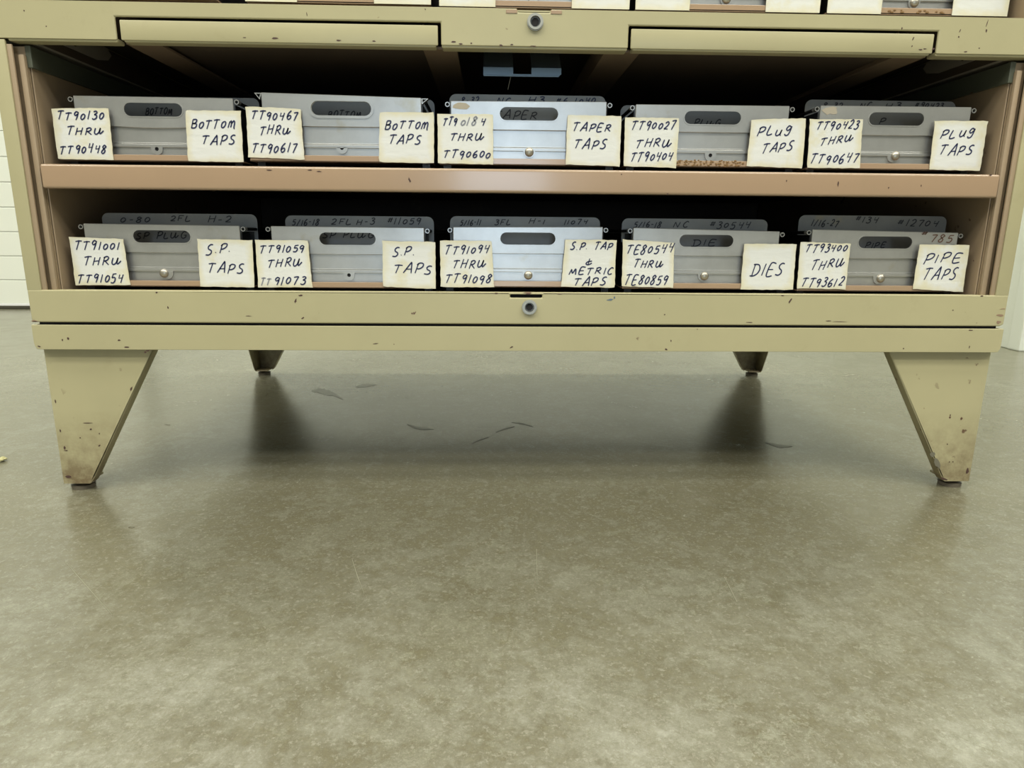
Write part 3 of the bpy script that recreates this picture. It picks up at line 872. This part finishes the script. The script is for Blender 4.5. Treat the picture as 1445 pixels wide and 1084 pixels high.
tray(0, (382.6, 598.5, 319, 321.5), (451, 530.7, 337), [(359.9, 338.6), (434.6, 339.2), (440.7, 405.6), (364.6, 405.6)], [(539.8, 340.3), (614.6, 341.4), (614.6, 407.8), (540.4, 404.5)],
     [('TT91059', 366, 357, 431.9, 355.5, 10.5), ('THRU', 377, 378, 429, 375, 12), ('TT', 367.4, 402, 384, 402, 10, 'fadedink'), ('91073', 386, 402, 433.8, 402, 11.5)],
     [('S.P.', 552.8, 361.5, 588.8, 360, 12), ('TAPS', 554.2, 384.5, 611, 387.5, 13)], (492.8, 388.3, None),
     [(402, 612, 305, .066, [('5/16-18', 412, 318, 452, 318, 9), ('2FL', 467, 317, 498, 317, 8), ('H-3', 503, 317, 530, 317, 8), ('#11059', 545, 317, 596, 317, 9), ('SP PLUG', 455, 336, 530, 336, 9)], 'alu_dull')],
     'aluminium tap tray in bottom bay, cards read TT91059 THRU TT91073 and S.P. TAPS', GL, led=U2, foot_z=FL)
tray(0, (639.3, 850.5, 320.3, 320.3), (705.7, 784, 336.8), [(620.8, 339.2), (694.1, 340.3), (696.9, 405.6), (622.1, 405)], [(797.9, 338), (869.9, 338.9), (867.4, 406.2), (792.1, 404.5)],
     [('TT91094', 627, 358.5, 692.7, 357.5, 12), ('THRU', 638.2, 378.5, 687.2, 378, 11.5), ('TT91098', 627, 399.5, 695.5, 400, 12)],
     [('S.P. TAP', 804.3, 352.5, 866.3, 352, 10), ('&', 824.8, 374.5, 838, 374, 10), ('METRIC', 802, 387.5, 866.3, 387, 9), ('TAPS', 809, 403.5, 856, 403, 11)], (745.3, 388.5, (0, 0)),
     [(635, 847, 306, .066, [('5/16-11', 649, 318, 680, 318, 8), ('3FL', 697, 317, 722, 317, 7), ('H-1', 746, 316, 771, 316, 7), ('11074', 795, 317, 830, 317, 7)], 'alu_dull')],
     'bright aluminium tray in bottom bay, cards read TT91094 THRU TT91098 and METRIC TAPS', GL, led=U2, foot_z=FL)
tray(0, (893.6, 1099.8, 321.4, 326.7), (957.8, 1034.3, 339.9), [(879.2, 337.9), (951.6, 342.7), (949.9, 406.3), (877.3, 403.9)], [(1050.2, 343.9), (1123.8, 344.4), (1119, 409.2), (1045.1, 408.7)],
     [('TE80544', 882.8, 359, 951.6, 356.5, 12), ('THRU', 893.6, 377, 937.2, 377.5, 11), ('TE80859', 880.4, 402, 944.4, 400.5, 13.5)],
     [('DIES', 1058.6, 388, 1106.5, 390, 17)], (992, 389.5, (0.0012, 0)),
     [(878, 1084, 309, .066, [('5/16-18', 894, 321, 934, 321, 8), ('NC', 950, 321, 972, 321, 8), ('#30544', 1000, 322, 1060, 323, 9), ('DIE', 976, 347, 1012, 347, 9)], 'alu_dull')],
     'aluminium tray in bottom bay with cards TE80544 THRU TE80859 and DIES', GL, led=U2, foot_z=FL)
tray(0, (1146, 1351.4, 323.8, 328.6), (1210, 1286, 342.2), [(1130, 341.1), (1200.3, 344), (1193.1, 408.3), (1124.5, 406.8)], [(1297.9, 345.2), (1368.2, 345.9), (1358.6, 412.4), (1288.3, 407.6)],
     [('TT93400', 1135.5, 356.5, 1197.2, 354, 10.5), ('THRU', 1143.2, 381.5, 1193, 376, 13), ('TT93612', 1129.3, 405, 1191.2, 404, 12)],
     [('PIPE', 1302, 372, 1357.9, 369.5, 13), ('TAPS', 1301, 395, 1350.7, 394, 15)], (1239, 393.5, (0.002, 0.0006)),
     [(1128, 1337, 304.5, .066, [('1/16-27', 1144, 319, 1184, 320, 9), ('#134', 1206, 314, 1240, 315, 8), ('#12704', 1265, 319, 1325, 320, 9), ('PIPE', 1220, 350, 1250, 350, 8)], 'alu_dull')],
     'aluminium tray at right end of bottom bay, cards read TT93400 THRU TT93612 and PIPE TAPS', GL, led=U2, foot_z=FL,
     extra=[('#', 1299, 334, 1310, 334, 7, 'brownink'), ('785', 1312, 341, 1345, 342, 11, 'brownink')])

# top tier trays: only their feet show under the picture's upper edge
def top_tray(lx0, lx1, px1, rx1, zoff, bolt, label, rust=False, blank=True):
    T = thing('tray', ((lx0 + rx1) / 2, 0.2, 0.4955), label, 'tray', 'tap trays on the top tier')
    zb = 0.5045 + zoff
    dep = 0.56
    MB().box(lx0 + .001, rx1 - .001, YL + .0012, dep, zb, zb + .0015).box(lx0 + .001, rx1 - .001, YL + .0012, YL + .0027, zb, zb + .0065, .0005).build('base_pan', 'pink', T)
    MB().box(lx0 + .005, lx0 + .013, YL + .012, dep - .05, 0.4957, zb).box(rx1 - .013, rx1 - .005, YL + .012, dep - .05, 0.4957, zb).build('runner', 'black', T)
    for xx in (lx0 + .003, rx1 - .0045):
        MB().box(xx, xx + .0015, YL + .003, dep, zb + .0016, zb + .046).build('side_wall', 'black', T)
    c = (lx1 + px1) / 2
    FP = MB().prism([[(lx0 + .018, zb + .035), (rx1 - .018, zb + .035), (rx1 - .018, zb + .062), (lx0 + .018, zb + .062)], stadium(c, zb + .047, .031, .0066)], 'y', YP - .0016, YP).build('front_plate', 'alu', T)
    LP = MB().box(lx0 + .018, rx1 - .018, YP + .0006, YP + .0018, zb + .005, zb + .037).build('lower_plate', 'alu', T)
    MB().box(lx0 + .018, rx1 - .018, YP - .001, YP + .0006, zb + .0145, zb + .0178, .0004).build('ridge', 'alu', LP)
    er = [(c - .0062, zb + .0147)] + [(c + .0058 * math.cos(math.pi + math.pi * k / 14), zb + .0125 + .0058 * math.sin(math.pi + math.pi * k / 14)) for k in range(15)] + [(c + .0062, zb + .0147)]
    MB().prism([er], 'y', YP - .0012, YP + .0004).build('ear', 'alu', T, True)
    if bolt:
        MB().sphere((c, YP - .0016, zb + .0132), .0047, (1, .6, 1)).build('bolt', 'bolt', T, True)
    for x0, x1, up in ((lx0, lx1, 0), (px1, rx1, 0)):
        z0 = zb + (0.0 if blank else 0.004)
        MB().box(x0 + .001, x1 - .001, YL + .0008, YL + .0019, z0, z0 + .052).build('label_holder', 'black', T)
        # card corners given in the world; card() wants photo corners, so build here
        per = [(x0, z0 + .053), (x1, z0 + .053), (x1 - .0006, z0), (x0 + .0006, z0)]
        o = MB().prism([per], 'y', YL, YL + .0006)
        ob = o.build('label_card', 'paper', T)
        me = ob.data
        ul = me.uv_layers.new(name='UVMap')
        for l_ in me.loops:
            v = me.vertices[l_.vertex_index].co
            ul.data[l_.index].uv = ((v.x - x0) / (x1 - x0), (v.z - z0) / .053)
    if rust:
        mb = MB()
        for k in range(12):
            mb.sphere((random.uniform(lx1 + .004, px1 - .004), YL + .0011, zb + random.uniform(.001, .005)), random.uniform(.0008, .0016), (1.5, .4, .8), 6, 4)
        mb.build('rust_crust', 'rust', T, kind='stuff')
def xw(px, py=10):
    return at(px, py, YL).x
top_tray(xw(62, 0), xw(136, 0), xw(242, 0), xw(306, 0), 0.002, False, 'leftmost tray on the top tier, only the beige lip showing at the picture top', blank=False)
top_tray(xw(345, 0), xw(420, 2), xw(527, 4), xw(609, 5), 0.001, False, 'second tray from the left on the top tier, left of the upper lock')
top_tray(xw(619), xw(700), xw(806), xw(889), 0.0, False, 'middle tray on the top tier, directly above the upper lock')
top_tray(xw(896), xw(974), xw(1080), xw(1158), 0.0, True, 'top-tier tray right of the lock, clean beige lip and bolt above it')
top_tray(xw(1167), xw(1245), xw(1344), xw(1424), 0.0, True, 'rightmost top-tier tray, brown chips along its beige lip', rust=True)

# ------------------------------------------------------------------ paint chips measured on the front faces
def chips(parent, items, Y=-0.0002, material='chip'):
    mb = MB()
    for px, py, wp, hp, rot in items:
        c = at(px, py, Y)
        s = (Y - CP.y) / FPX
        n = 9
        lp = []
        for k in range(n):
            a = 2 * math.pi * k / n
            r = random.uniform(0.6, 1.15)
            u, v = wp / 2 * s * r * math.cos(a), hp / 2 * s * r * math.sin(a)
            q = math.radians(rot)
            lp.append((c.x + u * math.cos(q) - v * math.sin(q), c.z + u * math.sin(q) + v * math.cos(q)))
        mb.prism([lp], 'y', Y, Y + 0.00035)
    return mb.build('paint_chip', material, parent, kind='stuff')
chips(UP, [(388, 54, 8, 2.5, 0), (478, 57, 7, 2, 0), (528, 58, 5, 2, 0), (640, 59, 7, 2, 0), (650, 62, 5, 2, 0), (707, 64, 6, 2.5, 0), (722, 63, 4, 2, 0), (753, 65, 10, 1.6, 0), (665, 61, 3, 2, 0),
           (1353, 52, 2, 2.5, 0), (1392, 43, 2.2, 4, 0), (1393, 33, 1, 9, -12), (1355, 43, 1.2, 5, -20), (1289, 54, 1.5, 5, -20), (1287, 65, 1.8, 2, 0), (1363, 73, 5, 2, 10), (1317, 69, 4, 2.5, 20), (1305, 69, 5, 1.5, 0),
           (34, 15, 1.6, 2, 0), (65, 37, 1.6, 2, 0), (600, 13, 1.6, 2, 0), (1382, 68, 2, 2, 0), (1273, 40, 2, 3, 0), (433, 20, 1, 5, 10), (1299, 70, 5, 2, 0), (345, 53, 4, 1.4, 0)])
chips(CAB, [(50, 454, 9, 1.5, 0), (417, 425, 3, 7, -20), (424, 417, 6, 2.5, 0), (427, 449, 5, 2.5, 30), (1115, 425, 3, 9, -25), (938, 444, 2, 2, 0), (1345, 438, 2, 2, 0), (700, 414, 6, 2, 0), (745, 415, 8, 1.5, 0), (790, 415, 10, 1.5, 0), (221, 413, 3, 2, 0),
            (1058, 455, 10, 1.4, 0), (1169, 453, 8, 1.4, 0), (1185, 454, 20, 0.8, 0), (1104, 417, 5, 2, 0), (1386, 418, 5, 2, 0), (237, 434, 2, 4, 0), (931, 421, 1.5, 1.5, 0), (350, 446, 10, 1, 0)])
chips(CAB, [(450, 242, 7, 1.6, 0), (437, 240, 6, 2, 0), (380, 240, 8, 2, 0), (578, 254, 3, 8, 20), (877, 246, 2, 2, 0), (1183, 259, 2.5, 8, 0), (1254, 265, 2, 3, 0), (1300, 262, 1.6, 4, 0), (1110, 255, 1.4, 3, 0), (942, 274, 3, 3, 0), (1398, 247, 4, 2, 0)])
chips(CAB, [(1415, 436, 10, 1.6, 0), (1411, 445, 11, 4, 0), (1409, 455, 8, 5, 0), (745, 413, 14, 3, 0), (48, 453, 9, 3, 0)], material='scuff')
chips(CAB, [(861, 423, 10, 3, 10), (867, 420, 3, 4, 0)], material='bracket')
stand = bpy.data.objects['cabinet_stand']
chips(stand, [(55, 489, 6, 2, -15), (96, 478, 4, 4, 0), (88, 480, 2, 3, 0), (168, 480, 4, 3, 0), (178, 490, 8, 2, 0), (208, 495, 5, 2.5, 0), (205, 497, 4, 3, 30), (530, 485, 8, 1.4, 10), (722, 490, 6, 2, 20), (984, 465, 1.8, 1.8, 0), (947, 481, 1.6, 4, 0), (1370, 466, 8, 1.5, 0), (1275, 492, 2, 2, 0), (1368, 490, 1.6, 4, 0), (940, 493, 5, 3, 0), (556, 486, 1.6, 1.6, 0)])
chips(stand, [(123, 597, 18, 1.4, 0), (128, 606, 3, 3, 0), (185, 549, 2.5, 8, -25), (140, 629, 4, 2, 30), (91, 632, 3.5, 6, 0), (85, 608, 2, 5, 0), (78, 566, 1.6, 6, 0), (93, 636, 7, 1.6, 0), (1341, 586, 1.6, 3, 0), (1341, 590, 1.4, 2, 0), (1337, 627, 1.6, 2, 0), (1340, 652, 1.8, 2.4, 0), (1345, 652, 1.8, 2.4, 0), (1365, 665, 5, 12, -10), (1332, 676, 12, 4, -10), (97, 673, 10, 4, 0), (140, 612, 1.8, 2, 0), (113, 618, 2, 2, 0)], Y=0.0087)
chips(stand, [(1323, 654, 9, 20, 22), (1316, 642, 8, 9, 20)], Y=0.0086, material='patch')

# stains and scratches in the concrete surface
M['stain_dark'] = mat('dark_oil_stain', (0.125, 0.115, 0.078), 0.32)
M['scratch'] = mat('pale_scratch', (0.25, 0.24, 0.175), 0.4)
def ground(px, py):
    d = CF + CR * ((px - 722.5) / FPX) - CU * ((py - 542) / FPX)
    return CP + d * (-CP.z / d.z)
FLOOR = bpy.data.objects['floor']
def stain(pts, material, z=0.0003):
    mb = MB()
    top = []
    bot = []
    for i, (px, py, wpx) in enumerate(pts):
        p = ground(px, py)
        wd = (ground(px, py + wpx / 2) - ground(px, py - wpx / 2)) / 2
        if len(pts) == 2 or abs(pts[-1][1] - pts[0][1]) > abs(pts[-1][0] - pts[0][0]):
            wd = (ground(px + wpx / 2, py) - ground(px - wpx / 2, py)) / 2
        top.append((p.x + wd.x, p.y + wd.y))
        bot.append((p.x - wd.x, p.y - wd.y))
    mb.prism([top + bot[::-1]], 'z', 0.00005, z)
    mb.build('floor_mark', material, FLOOR)
for pts in ([(440, 552, 1), (450, 551, 7), (460, 554, 8), (470, 556, 5), (484, 564, 1)], [(502, 546, 1), (515, 544, 5), (532, 543, 1)],
            [(575, 599, 1), (584, 603, 3), (594, 605, 4), (612, 606, 1)], [(700, 610, 1), (712, 605, 3), (726, 602, 1)], [(722, 596, 1), (738, 598, 2.5), (752, 602, 1)],
            [(666, 626, 1), (676, 621, 2.5), (690, 617, 1)], [(1080, 625, 1), (1100, 630, 5), (1118, 630, 1)], [(181, 744, 1), (186, 744.5, 2), (190, 744, 1)], [(232, 599.5, 1), (236, 599, 2), (240, 600, 1)]):
    stain(pts, 'stain_dark')
for pts in ([(92, 793, 0.7), (120, 825, 1.6), (158, 868, 0.6)], [(497, 790, 0.6), (505, 815, 1.3), (514, 838, 0.5)], [(1022, 815, 0.6), (1040, 850, 1.2)], [(757, 775, 0.8), (758, 812, 0.8)]):
    stain(pts, 'scratch')
# a crumb lying on the floor
crumb = MB()
for k in range(6):
    crumb.sphere((-0.655 + random.uniform(-.005, .005), 0.108 + random.uniform(-.006, .006), 0.002 + random.uniform(0, .001)), random.uniform(.0015, .0027), (1.2, 1.2, .8), 8, 6)
o = crumb.build('debris', 'crumb')
o['label'] = 'small yellowish crumb lying on the floor at the left edge'
o['category'] = 'debris'

# a helper property is not needed any longer
for o in bpy.data.objects:
    if '_w' in o:
        del o['_w']
